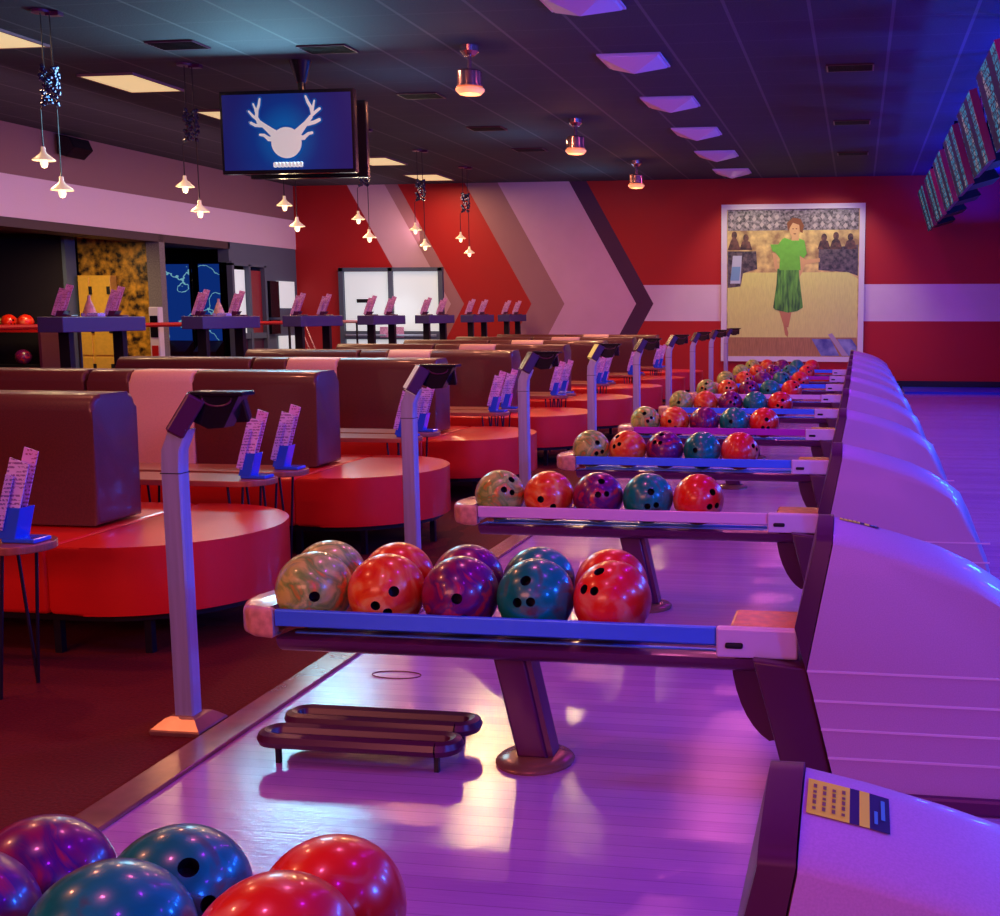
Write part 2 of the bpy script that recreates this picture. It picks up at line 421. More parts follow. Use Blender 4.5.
def PXY(px, py):  # picture coordinates of the print: 0..1 across, 0..1 down
    return (-1.17+2.34*px, 1.31-2.62*py)
def poly(*pts): return [PXY(*p) for p in pts]
mlane = mat('print_lane', srgb(228, 232, 128), .5, noise=.12, nscale=14, stretch=(6, 1, .6))
mlane2 = mat('print_lane_front', srgb(186, 140, 88), .5, noise=.3, nscale=10, stretch=(6, 1, .6))
flat('printed_lane', [poly((0, .50), (.12, .425), (.93, .425), (1, .47), (1, .87), (0, .87))], mlane, .004, pr)
flat('printed_foreground', [poly((0, .87), (1, .87), (1, 1), (0, 1))], mlane2, .004, pr)
bm = bmesh.new()
random.seed(3)
prism(bm, poly((0, 0), (1, 0), (1, .14), (0, .14)), 'y', -.0185, -.0165)
flatm = [mat('print_upper_wall', srgb(62, 60, 62), .5, col2=srgb(168, 160, 158), nscale=26)]
bm_obj('printed_upper_wall', bm, flatm, pr)
bm = bmesh.new()
for i in range(17):
    for j in range(2):
        cx = .03+i*.058; cy = .05+.05*j+(.012 if i % 2 else 0)
        if .40 < cx < .62: continue
        prism(bm, poly((cx-.018, cy), (cx, cy-.02), (cx+.018, cy), (cx, cy+.02)), 'y', -.0205, -.0187)
bm_obj('printed_wall_diamonds', bm, mat('print_pale', srgb(190, 180, 170), .5), pr)
dk = mat('print_dark', srgb(44, 46, 56), .5, col2=srgb(110, 100, 100), nscale=16)
flat('printed_bench', [poly((0, .28), (.22, .28), (.23, .40), (.12, .43), (.10, .52), (0, .53))], dk, .006, pr)
flat('printed_bench', [poly((.70, .27), (1, .24), (1, .45), (.92, .425), (.70, .41))], dk, .006, pr)
sk = mat('print_skin', srgb(215, 175, 115), .5)
spm = mat('print_spectator', srgb(120, 84, 70), .5, col2=srgb(50, 40, 44), nscale=12)
for cx, cy in ((.05, .17), (.14, .19), (.74, .19), (.83, .18), (.94, .19)):
    ang = [math.radians(a) for a in range(-50, 231, 28)]
    flat('printed_spectator', [[PXY(cx+.022*math.cos(a), cy-.026*math.sin(a)) for a in ang] + poly((cx-.03, .215), (cx-.05, .27), (cx+.05, .27), (cx+.03, .215))], spm, .008, pr)
flat('printed_white_panel', [poly((.04, .31), (.11, .31), (.10, .50), (.02, .50))], mat('print_panel', srgb(190, 200, 210), .5), .009, pr)
flat('printed_blue_panel', [poly((.035, .385), (.10, .385), (.09, .48), (.02, .48))], mat('print_blue', srgb(120, 165, 195), .5), .011, pr)
flat('printed_ball_return', [poly((.655, .88), (.80, .88), (.87, .995), (.73, .995)), poly((.85, .88), (.96, .88), (1, .93), (1, .995), (.93, .995))], mat('print_return', srgb(70, 80, 150), .5, col2=srgb(150, 160, 200), nscale=4), .007, pr)
flat('printed_return_rail', [poly((.78, .85), (.81, .84), (.94, .995), (.89, .995))], mat('print_rail', srgb(180, 165, 175), .5), .010, pr)
# the woman in the print
flat('printed_legs', [poly((.40, .68), (.455, .68), (.455, .78), (.475, .84), (.47, .87), (.45, .85), (.435, .78)), poly((.455, .68), (.50, .68), (.475, .80), (.455, .80))], mat('print_leg', srgb(196, 138, 90), .5), .009, pr)
flat('printed_arms', [poly((.345, .29), (.375, .30), (.385, .37), (.44, .43), (.45, .46), (.42, .455), (.365, .40)), poly((.55, .31), (.60, .34), (.71, .33), (.71, .355), (.60, .37), (.58, .42), (.555, .46), (.545, .44))], sk, .009, pr)
flat('printed_skirt', [poly((.385, .40), (.55, .40), (.555, .46), (.585, .665), (.54, .69), (.47, .70), (.37, .68), (.355, .665), (.38, .50))], mat('print_skirt', srgb(38, 92, 48), .5, col2=srgb(110, 190, 70), nscale=5, stretch=(4, 1, .6)), .010, pr)
flat('printed_blouse', [poly((.44, .19), (.48, .205), (.545, .195), (.59, .21), (.61, .30), (.585, .33), (.555, .31), (.565, .41), (.40, .41), (.405, .33), (.37, .29), (.345, .28), (.33, .235), (.39, .235), (.42, .20))], mat('print_blouse', srgb(112, 200, 64), .5, noise=.12, nscale=12), .012, pr)
flat('printed_face', [[PXY(.515+.04*math.cos(a*PI/8), .135+.052*math.sin(a*PI/8)) for a in range(16)]], sk, .0145, pr)
flat('printed_neck', [poly((.498, .165), (.54, .165), (.55, .21), (.49, .21))], sk, .0125, pr)
flat('printed_hair', [poly((.465, .15), (.455, .09), (.50, .055), (.56, .065), (.585, .11), (.575, .16), (.555, .15), (.55, .105), (.50, .09), (.48, .12))], mat('print_hair', srgb(130, 78, 40), .5), .016, pr)
flat('printed_features', [poly((.497, .128), (.508, .128), (.508, .134), (.497, .134)), poly((.523, .128), (.534, .128), (.534, .134), (.523, .134)), poly((.505, .162), (.528, .162), (.524, .168), (.509, .168))], mat('print_feature', srgb(110, 50, 40), .5), .0185, pr)

# ------------------------------------------------------------------ ball returns
def sector(cx, cz, r, a0, a1, n):
    return [(cx+r*math.cos(a0+(a1-a0)*i/n), cz+r*math.sin(a0+(a1-a0)*i/n)) for i in range(n+1)]
CREST = [(-.055, .775), (.02, .760), (.12, .735), (.235, .70), (.32, .662), (.40, .612), (.455, .57), (.495, .49), (.53, .40), (.577, .287), (.62, .12), (.635, .05)]
def loft(bm, fixed, crest, mi=0):
    ys = [(-.22, -.042), (-.215, -.034), (-.20, -.024), (-.13, -.010), (-.05, 0), (-.02, 0), (-.002, -.006), (.008, -.018), (.012, -.04)]
    rings = []
    for y, dz in ys:
        r = [bm.verts.new((x, y, z)) for x, z in fixed]
        r += [bm.verts.new((x+(dz*.5 if x > .44 else 0), y, z+(dz if x < .52 else dz*.2))) for x, z in crest]
        rings.append(r)
    n = len(rings[0])
    for a, b in zip(rings, rings[1:]):
        for i in range(n):
            j = (i+1) % n; bm.faces.new((a[i], a[j], b[j], b[i])).material_index = mi
    bm.faces.new(rings[0]).material_index = mi; bm.faces.new(rings[-1]).material_index = mi

def make_return(lip):
    t = empty('ball_return', (0, 0, 0))
    hood = part('hood', lambda bm: loft(bm, [(-.036, .05), (-.12, .383)], CREST), M['shell'], t, smooth=True)
    part('rib', lambda bm: [box(bm, (.5*(.57-.12+(.383-z)*.25), -.2205, z), (.69-(.383-z)*.25, .005, .006)) for z in (.383, .30, .22, .14)], M['shellrib'], hood)
    part('front_cap', lambda bm: loft(bm, [(-.123, .383), (-.155, .50)], [(-.10, .782), (-.057, .782)]), M['darkplastic'], t, smooth=True)
    part('support_leg', lambda bm: prism(bm, [(-.27, .40), (-.123, .385), (-.038, .03), (-.17, .03)], 'y', -.205, .02, bev=.01), M['darkplastic'], t, smooth=True)
    part('guard', lambda bm: prism(bm, [(-.18, .41), (-.345, .41)] + [(-.18+.165*math.cos(a), .41+.30*math.sin(a)) for a in [PI+PI*.40*q/8 for q in range(1, 9)]] + [(-.16, .14)], 'y', -.08, .12), M['darkplastic'], t, smooth=True)
    part('plinth', lambda bm: box(bm, (.29, -.104, .025), (.74, .26, .05), .01, 2), M['darktube'], t)
    # tray: near beam, tracks, floor, rear rail    (local y of near lip = -.15)
    part('tray', lambda bm: (
        prism(bm, sector(-.0875, .40, .064, PI*1.07, PI*1.9, 8) + [(-.02, .383), (-.13, .391)], 'x', -1.70, -.145),
        box(bm, (-.92, .04, .364), (1.55, .18, .02)),
        ), M['darktube'], t, smooth=True)
    part('lip', lambda bm: box(bm, (-1.038, -.148, .452), (1.32, .018, .05), .004, 2), lip, t)
    part('track', lambda bm: (box(bm, (-1.02, -.08, .386), (1.3, .014, .012)), box(bm, (-1.02, .0, .386), (1.3, .014, .012))), M['lipblue'], t)
    part('rear_rail', lambda bm: (box(bm, (-1.0, .16, .355), (1.42, .05, .05), .01, 2)), M['lipblue'], t)
    part('end_cap', lambda bm: (prism(bm, [(-1.70, -.165), (-1.70, -.13), (-1.735, -.10), (-1.752, -.03), (-1.752, .08), (-1.735, .17), (-1.77, .16), (-1.825, .10), (-1.85, 0), (-1.845, -.06), (-1.82, -.115), (-1.775, -.15)], 'z', .385, .48, bev=.022)), M['endcap'], t, smooth=True, label='translucent peach end cap')
    jp = part('joint_plate', lambda bm: (box(bm, (-.262, -.153, .437), (.228, .03, .085), .006, 2)), M['alu'], t)
    part('slot', lambda bm: box(bm, (-.325, -.169, .43), (.05, .004, .016), .006, 3), M['hole'], jp)
    part('ramp', lambda bm: box(bm, (-.245, -.03, .455), (.2, .20, .035), .01, 2), M['amber'], t, label='amber ball ramp')
    lg = part('leg', lambda bm: (prism(bm, [(-1.065, .35), (-.965, .35), (-.895, .025), (-.99, .025)], 'y', -.065, .03, bev=.012), prism(bm, [(-.97, .35), (-.95, .35), (-.88, .03), (-.90, .03)], 'y', -.055, .02)), M['darktube'], t, smooth=True)
    part('bracket', lambda bm: box(bm, (-1.015, -.03, .35), (.17, .12, .02), .004, 1), M['darktube'], lg)
    part('base_plate', lambda bm: lathe(bm, [(.0, 0), (.118, 0), (.12, .008), (.112, .016), (.07, .026), (0, .03)], (-.945, -.02, 0), 28), M['trim'], t, smooth=True)
    return t
S = 1.86; YC0 = 3.27
protos = {}
lips = {0: 'lipblue', 1: 'lipblue', 2: 'lippale', 3: 'lipblue', 4: 'lipmag', 5: 'lipblue', 6: 'lippale', 7: 'lipblue', 8: 'lipmag', 9: 'lipblue'}
lipname = {'lipblue': 'blue', 'lippale': 'pale pink', 'lipmag': 'magenta'}
NR = 10
rets = []
for k in range(NR):
    lp = lips[k]
    if lp not in protos:
        t = make_return(M[lp]); protos[lp] = t
    else:
        t = copy_tree(protos[lp])
    t.location = (0, YC0+S*(k-1)+(.02 if k == 0 else 0), 0)
    t['category'] = 'ball return'; t['group'] = 'ball returns in a row along the lanes'
    extra = {0: 'only its hood in view, with yellow label', NR-1: 'farthest, right under the framed photograph'}.get(k, '%s lip on its tray' % lipname[lp])
    t['label'] = 'bowling ball return, %s, %s' % (ordn(k, 'one') if k else 'nearest of the row', extra)
    rets.append(t)
for ch in rets[0].children:
    if ch.name.split('.')[0] in ('tray', 'lip', 'track', 'rear_rail', 'end_cap', 'ramp', 'joint_plate'):
        ch.location.z -= .085
    elif ch.name.split('.')[0] == 'leg':
        ch.scale.z = .80
# warning label on nearest hood (and the small one on the next two)
def decal(ret, s):
    d = empty('hood_label', (0, 0, 0)); d.parent = ret
    return d
def crest_z(x):
    for (a, za), (b, zb) in zip(CREST, CREST[1:]):
        if a <= x <= b: return za+(zb-za)*(x-a)/(b-a)
    return CREST[0][1]
def strip(bm, x0, x1, y0, y1, lift=.002, mi=0):
    def dz(y):
        ys = [(-.22, -.042), (-.215, -.034), (-.20, -.024), (-.13, -.010), (-.05, 0), (-.02, 0), (-.002, -.006), (.008, -.018), (.012, -.04)]
        for (a, da), (b, db) in zip(ys, ys[1:]):
            if a <= y <= b: return da+(db-da)*(y-a)/(b-a)
        return 0
    nx, ny = 6, 6
    g = [[bm.verts.new((x0+(x1-x0)*i/nx, y0+(y1-y0)*j/ny, crest_z(x0+(x1-x0)*i/nx)+dz(y0+(y1-y0)*j/ny)+lift)) for j in range(ny+1)] for i in range(nx+1)]
    for i in range(nx):
        for j in range(ny): bm.faces.new((g[i][j], g[i+1][j], g[i+1][j+1], g[i][j+1])).material_index = mi
def make_decal(ret, y0, y1, x0, sc):
    d = part('warning_label', lambda bm: (strip(bm, x0, x0+.075*sc, y0, y1), strip(bm, x0+.092*sc, x0+.110*sc, y0, y1)), M['labelyellow'], ret, label='yellow and black warning label')
    part('label_block', lambda bm: (strip(bm, x0+.075*sc, x0+.092*sc, y0, y1), strip(bm, x0+.110*sc, x0+.145*sc, y0, y1)), M['labelnavy'], d)
    def lines(bm):
        for i in range(4):
            xx = x0+(.010+.017*i)*sc
            for j in range(5):
                yy = y0+(y1-y0)*(.12+.155*j); strip(bm, xx, xx+.006*sc, yy, yy+(y1-y0)*.11*(1 if (i+j) % 3 else .7), .003)
    part('fine_print', lines, M['labelprint'], d)
    part('cyan_mark', lambda bm: (strip(bm, x0+.118*sc, x0+.124*sc, y0+(y1-y0)*.15, y0+(y1-y0)*.5, .003), strip(bm, x0+.130*sc, x0+.137*sc, y0+(y1-y0)*.3, y0+(y1-y0)*.85, .003)), M['labelcyan'], d)
    return d
make_decal(rets[0], -.13, -.052, -.05, .68)
make_decal(rets[1], -.05, -.01, -.04, .75)

# ------------------------------------------------------------------ bowling balls
RB = .1155
def make_ball(key):
    bm = bmesh.new(); bmesh.ops.create_uvsphere(bm, u_segments=48, v_segments=32, radius=RB)
    o = bm_obj('bowling_ball', bm, [BALL[key], M['hole']], None, smooth='all')
    cb = bmesh.new()
    for ax, az, r in ((0, 0, .0145), (20, 2, .0135), (9, 33, .016)):
        d = Vector((math.sin(math.radians(ax))*math.cos(math.radians(az)), -math.cos(math.radians(ax))*math.cos(math.radians(az)), math.sin(math.radians(az))))
        tube(cb, [d*.078, d*.135], r, 16, mi=1)
    c = bm_obj('cut', cb, [BALL[key], M['hole']])
    md = o.modifiers.new('b', 'BOOLEAN'); md.object = c; md.operation = 'DIFFERENCE'; md.solver = 'EXACT'
    dg = bpy.context.evaluated_depsgraph_get()
    me = bpy.data.meshes.new_from_object(o.evaluated_get(dg)); o.modifiers.clear()
    o.data = me; bpy.data.objects.remove(c)
    if len(me.materials) < 2:
        me.materials.clear(); me.materials.append(BALL[key]); me.materials.append(M['hole'])
    for p in me.polygons: p.use_smooth = True
    try: me.set_sharp_from_angle(angle=math.radians(40))
    except Exception: pass
    # small print mark
    return o
ballproto = {k: make_ball(k) for k in BALL}
ball_used = {k: False for k in BALL}
DESC = {'tan': 'tan and green marbled', 'orange': 'orange marbled', 'purple': 'purple and red marbled', 'teal': 'teal blue', 'red': 'bright red'}
def place_ball(key, loc, rot, label, group):
    o = ballproto[key] if not ball_used[key] else ballproto[key].copy()
    if ball_used[key]: COL.objects.link(o)
    ball_used[key] = True
    o.location = loc; o.rotation_euler = rot
    tag(o, label, 'bowling ball', group)
order = ['red', 'teal', 'purple', 'orange', 'tan']
rr = random.Random(11)
FR = {('red', 0): (-25, 0, -40), ('teal', 0): (-5, 0, -12), ('purple', 0): (25, 8, 5), ('orange', 0): (10, 40, 12), ('tan', 0): (32, 0, 18)}
for k in range(1, NR):
    for i, key in enumerate(order):
        x = -.70-.2325*i
        y = 3.241+S*(k-1)
        if k == 1: rot = [math.radians(a) for a in FR[(key, 0)]]
        else: rot = (math.radians(rr.uniform(-30, 55)), math.radians(rr.uniform(-40, 40)), math.radians(rr.uniform(-35, 40)))
        where = {1: 'front row of the nearest full rack'}.get(k, 'on the %s full rack from the camera' % ORD[k-1])
        place_ball(key, (x, y, .512), rot, '%s bowling ball, %s' % (DESC[key], where), 'bowling balls on the return racks')
        if k == 1:
            place_ball(key, (x-.052-.002*i, y+.226, .500), (math.radians(35), .3, math.radians(20+i*7)), '%s bowling ball, back row of the nearest full rack' % DESC[key], 'bowling balls on the return racks')
# balls of the cut-off rack at the bottom left
for key, x, y, z, rot, lab in (('purple', -1.30, 1.60, .42, (.2, .3, .3), 'large purple and magenta swirled bowling ball at the bottom left corner, back row'),
        ('teal', -1.06, 1.60, .42, (-.25, 0, .62), 'teal blue bowling ball with a thumb hole, back row of the cut-off nearest rack'),
        ('red', -.80, 1.60, .42, (.9, 0, -.5), 'bright red bowling ball, back row of the cut-off nearest rack'),
        ('purple', -1.262, 1.375, .474, (1.2, .2, 0), 'violet bowling ball cut by the left photo edge, front row'),
        ('teal', -1.018, 1.375, .474, (.55, 0, .15), 'teal blue bowling ball with two finger holes, front row at the bottom edge'),
        ('red', -.772, 1.375, .474, (1.3, 0, -.3), 'red orange bowling ball, front row at the bottom edge')):
    place_ball(key, (x, y, z), rot, lab, 'bowling balls on the return racks')

# ------------------------------------------------------------------ lane kiosks
def make_kiosk():
    t = empty('lane_console', (0, 0, 0))
    def post(bm):
        pts = [(0, 0, .03), (0, 0, .60), (0, 0, .86), (.004, 0, .92), (.02, .0, .955), (.032, .0, .985)]
        sx, sy = .034, .028
        rings = []
        for x, y, z in pts:
            rings.append([bm.verts.new((x+a*sx, y+b*sy, z)) for a, b in ((-1, -.75), (-.85, -1), (.85, -1), (1, -.75), (1, .75), (.85, 1), (-.85, 1), (-1, .75))])
        for a, b in zip(rings, rings[1:]):
            for i in range(8): bm.faces.new((a[i], a[(i+1) % 8], b[(i+1) % 8], b[i]))
        bm.faces.new(rings[0]); bm.faces.new(rings[-1])
    p = part('post', post, M['steel'], t, smooth=True)
    part('seam', lambda bm: box(bm, (0, 0, .845), (.0695, .0575, .003)), M['black'], p)
    def base(bm):
        lv = [(.085, 0), (.087, .012), (.083, .018), (.052, .045), (.04, .05)]
        rings = [[bm.verts.new((a*h, b*h, z)) for a, b in ((-1, -1), (1, -1), (1, 1), (-1, 1))] for h, z in lv]
        for a, b in zip(rings, rings[1:]):
            for i in range(4): bm.faces.new((a[i], a[(i+1) % 4], b[(i+1) % 4], b[i]))
        bm.faces.new(rings[0]); bm.faces.new(rings[-1])
    part('base', base, M['trim'], t)
    # left head leaning over, screen faces up and to the seats
    nz = Vector((-.72, -.40, .50)).normalized(); nx = Vector((0, 0, 1)).cross(nz).normalized(); ny = nz.cross(nx)
    R1 = Matrix((nx, ny, nz)).transposed()
    h = part('console_head', lambda bm: box(bm, (.032, .028, 1.028), (.125, .135, .058), .006, 2, R1), M['darkplastic'], t)
    c = Vector((.032, .028, 1.028))
    part('screen', lambda bm: box(bm, c+R1@Vector((0, 0, .029)), (.115, .125, .004), 0, 2, R1), M['brownscreen'], h)
    part('edge_panel', lambda bm: box(bm, c+R1@Vector((0, -.068, 0)), (.11, .003, .045), 0, 2, R1), M['brownscreen'], h)
    # right head pointing away
    R2 = Matrix.Rotation(math.radians(8), 3, 'Z') @ Matrix.Rotation(math.radians(-52), 3, 'X')
    h2 = part('console_head', lambda bm: (box(bm, (.145, .07, 1.05), (.14, .035, .10), .006, 2, Matrix.Rotation(math.radians(8), 3, 'Z') @ Matrix.Rotation(math.radians(30), 3, 'X')),
                                       prism(bm, [(.06, 1.01), (.115, .985), (.17, .99), (.225, 1.09), (.075, 1.09)], 'y', .01, .07)), M['tvblack'], t)
    part('top_rim', lambda bm: box(bm, (.15, .04, 1.097), (.185, .08, .014), .004, 2, None), M['tvblack'], h2)
    part('grille', lambda bm: tube(bm, [(.15+.05*math.cos(a), .009, 1.082+.024*math.sin(a)) for a in [PI+PI*i/10 for i in range(11)]], .003, 6), M['darktube'], h2)
    return t
kp = make_kiosk()
SK = 1.95
for k in range(9):
    t = kp if k == 0 else copy_tree(kp)
    t.location = (-2.148, 3.36+SK*k, 0)
    note = {1: ', pale lit screen', 3: ', yellow lit screen'}.get(k, '')
    tag(t, 'metal lane console post with dark twin heads, %s%s' % (ordn(k, 'post'), note), 'bowling console', 'lane console posts along the carpet edge')
    if k in (1, 3):
        for c in t.children:
            for g in c.children:
                if g.name.startswith(('screen', 'edge_panel')):
                    g.data = g.data.copy(); g.data.materials[0] = M['cream' if k == 1 else 'yellowscreen']
    
# ------------------------------------------------------------------ booths
def make_booth():
    t = empty('lounge_booth', (0, 0, 0))
    XE = -3.0
    st = [(XE, -.53), (-.41, -.53)]
    arc = [(.53*math.cos(a), .53*math.sin(a)) for a in [-PI/2+PI*i/24 for i in range(25)]]
    part('round_cushion', lambda bm: prism(bm, [(-.14, -.53)] + arc + [(-.14, .53)], 'z', .17, .445, bev=.022), M['redvinyl'], t, smooth=True)
    part('seat_cushion', lambda bm: box(bm, (-.895, 0, .3075), (1.495, 1.06, .275), .022, 4), M['redvinyl'], t, smooth=True)
    part('seat_cushion', lambda bm: box(bm, (-2.24, 0, .3075), (1.17, 1.06, .275), .022, 4), M['redvinyl'], t, smooth=True)
    def back(x0, x1):
        def f(bm):
            # section in y,z, slight taper, rounded top
            sec = [(-.155, .455), (-.15, .9)] + [(-.09+.06*math.cos(a)*1, .94+.07*math.sin(a)) for a in [PI-PI/2*i/6 for i in range(7)]] + [(.09+.06*math.cos(a), .94+.07*math.sin(a)) for a in [PI/2-PI/2*i/6 for i in range(7)]] + [(.15, .9), (.155, .455)]
            prism(bm, sec, 'x', x0, x1, bev=.02)
        return f
    part('backrest', back(-.955, -.18), M['brown'], t, smooth=True)
    part('accent_panel', back(-1.365, -.957), M['tanpanel'], t, smooth=True, label='tan upholstered panel')
    part('backrest', back(-1.64, -1.367), M['brown'], t, smooth=True)
    part('backrest', back(-2.78, -1.66), M['brown'], t, smooth=True)
    def frame(bm):
        pts = [(-.14, -.49)] + [(.49*math.cos(a), .49*math.sin(a)) for a in [-PI/2+PI*i/16 for i in range(17)]] + [(-2.75, .49), (-2.75, -.49)]
        prism(bm, pts, 'z', .14, .17)
    part('base_frame', frame, M['black'], t)
    for x, y in ((-.16, -.46), (.2, -.41), (.2, .41), (.45, .0), (-.16, .46), (-.9, -.46), (-1.7, -.46), (-2.6, -.46), (-2.6, .46)):
        part('leg', lambda bm: box(bm, (x, y, .07), (.03, .03, .14)), M['black'], t)
    return t
SB = 1.92
bp = make_booth()
for k in range(8):
    t = bp if k == 0 else copy_tree(bp)
    t.location = (-2.93-(.05 if k == 0 else 0), 4.53+SB*k, 0)
    tag(t, 'red lounge bench with rounded end and brown backrest, %s' % (ordn(k, 'bench') if k < 7 else 'farthest bench'), 'lounge bench', 'lounge benches in a row beside the lanes')

# low tables, two in each gap
def make_table():
    t = empty('low_table', (0, 0, 0))   # right end at x=0, extends to -1.05
    arc = [(-.13+.13*math.cos(a), .13*math.sin(a)) for a in [-PI/2+PI*i/12 for i in range(13)]]
    part('tabletop', lambda bm: prism(bm, [(-1.05, -.13)] + arc + [(-1.05, .13)], 'z', .522, .55, bev=.004), M['wood'], t, smooth=True)
    for x in (-.16, -.92):
        for y in (-.085, .085):
            part('leg', lambda bm: (tube(bm, [(x-.04, y, .522), (x, y*1.1, .0)], .006, 6), tube(bm, [(x+.04, y, .522), (x, y*1.1, .0)], .006, 6)), M['black'], t)
    return t
def make_holder(tall=1.0):
    t = empty('menu_holder', (0, 0, 0))
    # leaning stand made of acrylic, cards lean to the right with height
    Rl = Matrix.Rotation(math.radians(16), 3, 'Y')
    part('foot', lambda bm: box(bm, (.03, 0, .008), (.13, .09, .016), .005, 2), M['acrylic'], t)
    part('pocket', lambda bm: prism(bm, [(-.045, .014), (.02, .014), (.05, .125), (.0-.015, .125)], 'y', -.045, .03, bev=.003), M['acrylic'], t)
    def card(w, h, x, y, z, ang): 
        return lambda bm: box(bm, (x, y, z+h/2), (w, .004, h), 0, 1, None) if ang is None else box(bm, Vector((x, y, z))+Matrix.Rotation(math.radians(ang), 3, 'Y')@Vector((0, 0, h/2)), (w, .004, h), 0, 1, Matrix.Rotation(math.radians(ang), 3, 'Y'))
    part('menu_card', card(.075, .21, -.008, -.035, .09, 17), M['card'], t)
    part('menu_card', card(.055, .27, .0, -.005, .07, 17), M['card2'], t)
    part('menu_card', card(.03, .20, -.035, -.05, .05, 17), M['card3'], t)
    return t
tp = make_table(); hp = make_holder()
first = [True, True]
for k in range(8):
    for j, (ty, nm) in enumerate(((5.20, 'near'), (5.53, 'far'))):
        y = ty+SB*(k-1)
        if k == 0 and j == 0: continue
        t = tp if first[0] else copy_tree(tp); first[0] = False
        t.location = (-2.80, y, 0)
        gap = 'in front of the nearest bench' if k == 0 else 'between %s and %s benches from the camera' % (ORD[k-1] if k > 1 else 'first', ORD[k] )
        tag(t, 'low wooden table, %s %s' % ('at the left edge' if k == 0 else 'the %s of two' % ('nearer' if j == 0 else 'farther'), gap), 'table', 'low tables between the lounge benches')
        h = hp if first[1] else copy_tree(hp); first[1] = False
        h.location = (-2.92, y, .551)
        tag(h, 'blue menu holder on the %s low table %s' % ('left-edge' if k == 0 else ('nearer' if j == 0 else 'farther'), gap), 'menu holder', 'menu holders on the low tables')

# ------------------------------------------------------------------ high tables along the back of the seating
def make_high():
    t = empty('high_counter', (0, 0, 0))
    part('countertop', lambda bm: box(bm, (.10, .5, 1.26), (.22, 1.05, .12), .006, 2), M['slab'], t)
    for y in (.15, .82):
        part('leg', lambda bm: box(bm, (.10, y, .60), (.09, .06, 1.20)), M['black'], t)
        part('foot_plate', lambda bm: box(bm, (.10, y, .01), (.35, .3, .02), .004, 1), M['black'], t)
    return t
hg = make_high(); hps = make_holder()
for c in hps.children:
    nm = c.name.split('.')[0]
    if nm in ('foot', 'pocket'):
        c.data.materials[0] = M['darktube']
        if nm == 'pocket': c.scale.z = .45
    else: c.data.materials[0] = M['card2']; c.location.z = -.035
hps.scale = (1.15, 1.0, .85)
for k in range(7):
    t = hg if k == 0 else copy_tree(hg)
    y = 8.15+1.93*k
    t.location = (-6.27, y, 0)
    tag(t, 'tall narrow purple-grey counter on dark legs behind the benches, %s' % (ordn(k, 'counter') if k < 6 else 'farthest counter'), 'counter table', 'tall counters behind the benches')
    for j, yy in enumerate((.16, .80)):
        h = hps if (k == 0 and j == 0) else copy_tree(hps)
        h.location = (-6.20, y+yy, 1.3205)
        tag(h, 'pink menu stand, %s end of the %s' % ('near' if j == 0 else 'far', (ordn(k, 'tall counter') if k < 6 else 'farthest tall counter')), 'menu stand', 'menu stands on the tall counters')
# small figurine-like item between the menus on the first two counters: condiment caddies
for k in (0, 1):
    t = empty('condiment_caddy', (-6.19, 8.15+1.93*k+.48, 1.3205), 'small pale condiment caddy between menu stands on the %s' % ordn(k, 'tall counter'), 'condiment caddy', 'condiment caddies on the counters')
    part('bottle', lambda bm: lathe(bm, [(.05, 0), (.052, .03), (.03, .10), (.012, .14), (.012, .17)], n=16), M['endcap'], t, True)
    part('tray', lambda bm: box(bm, (.03, 0, .015), (.15, .1, .03), .005, 2), M['card3'], t)

# red rail behind counters
r = empty('guard_rail', (-8.9, 17.2, 0), 'long red painted rail on posts in front of the left alcove', 'railing')
part('handrail', lambda bm: tube(bm, [(0, -8, 1.2), (0, 3.2, 1.2)], .03, 10), M['railred'], r, True)
for y in (-7.5, -5, -2.5, 0, 2.5):
    part('post', lambda bm: tube(bm, [(0, y, 0), (0, y, 1.19)], .02, 8), M['black'], r, True)

# ------------------------------------------------------------------ floor item: oval racks
t = empty('shoe_rack', (-1.46, 3.235, 0), 'low dark stand of two long oval trays on the boards under the nearest full rack', 'floor stand')
for i, y in enumerate((-.085, .085)):
    def oval(bm, y=y, xo=.0 if i == 0 else .0):
        n = 16; L = .255; Rr = .045
        path = [(xo+L*s+Rr*math.cos(a), y+Rr*math.sin(a), .075) for s, a0 in ((1, -PI/2), (-1, PI/2)) for a in [a0+PI*q/8 for q in range(9)]]
        path.append(path[0])
        tube(bm, path, .024, 8, cap=False)
    tr = part('tray', oval, M['darkplastic'], t, True)
    part('insert', lambda bm: box(bm, (0, y, .07), (.55, .08, .008), .003, 1), M['darktube'], tr)
for x in (-.25, .25):
    part('foot', lambda bm: (box(bm, (x, 0, .058), (.02, .24, .01)), box(bm, (x, -.11, .029), (.014, .014, .058)), box(bm, (x, .11, .029), (.014, .014, .058))), M['black'], t)
# ring marks on the boards
for x, y, rr_ in ((-1.69, 3.98, .095), (-1.86, 2.45, .03)):
    o = part('floor_ring', lambda bm: tube(bm, [(rr_*math.cos(2*PI*i/40), rr_*math.sin(2*PI*i/40), .0015) for i in range(41)], .002, 4, cap=False), M['trim'], None, False)
    o.location = (x, y, .0005); o.scale.y = .45 if y > 3 else 1
    tag(o, 'thin bronze ring inlay on the boards %s' % ('behind the oval tray stand' if y > 3 else 'next to the teal ball at the bottom'), 'floor inlay')

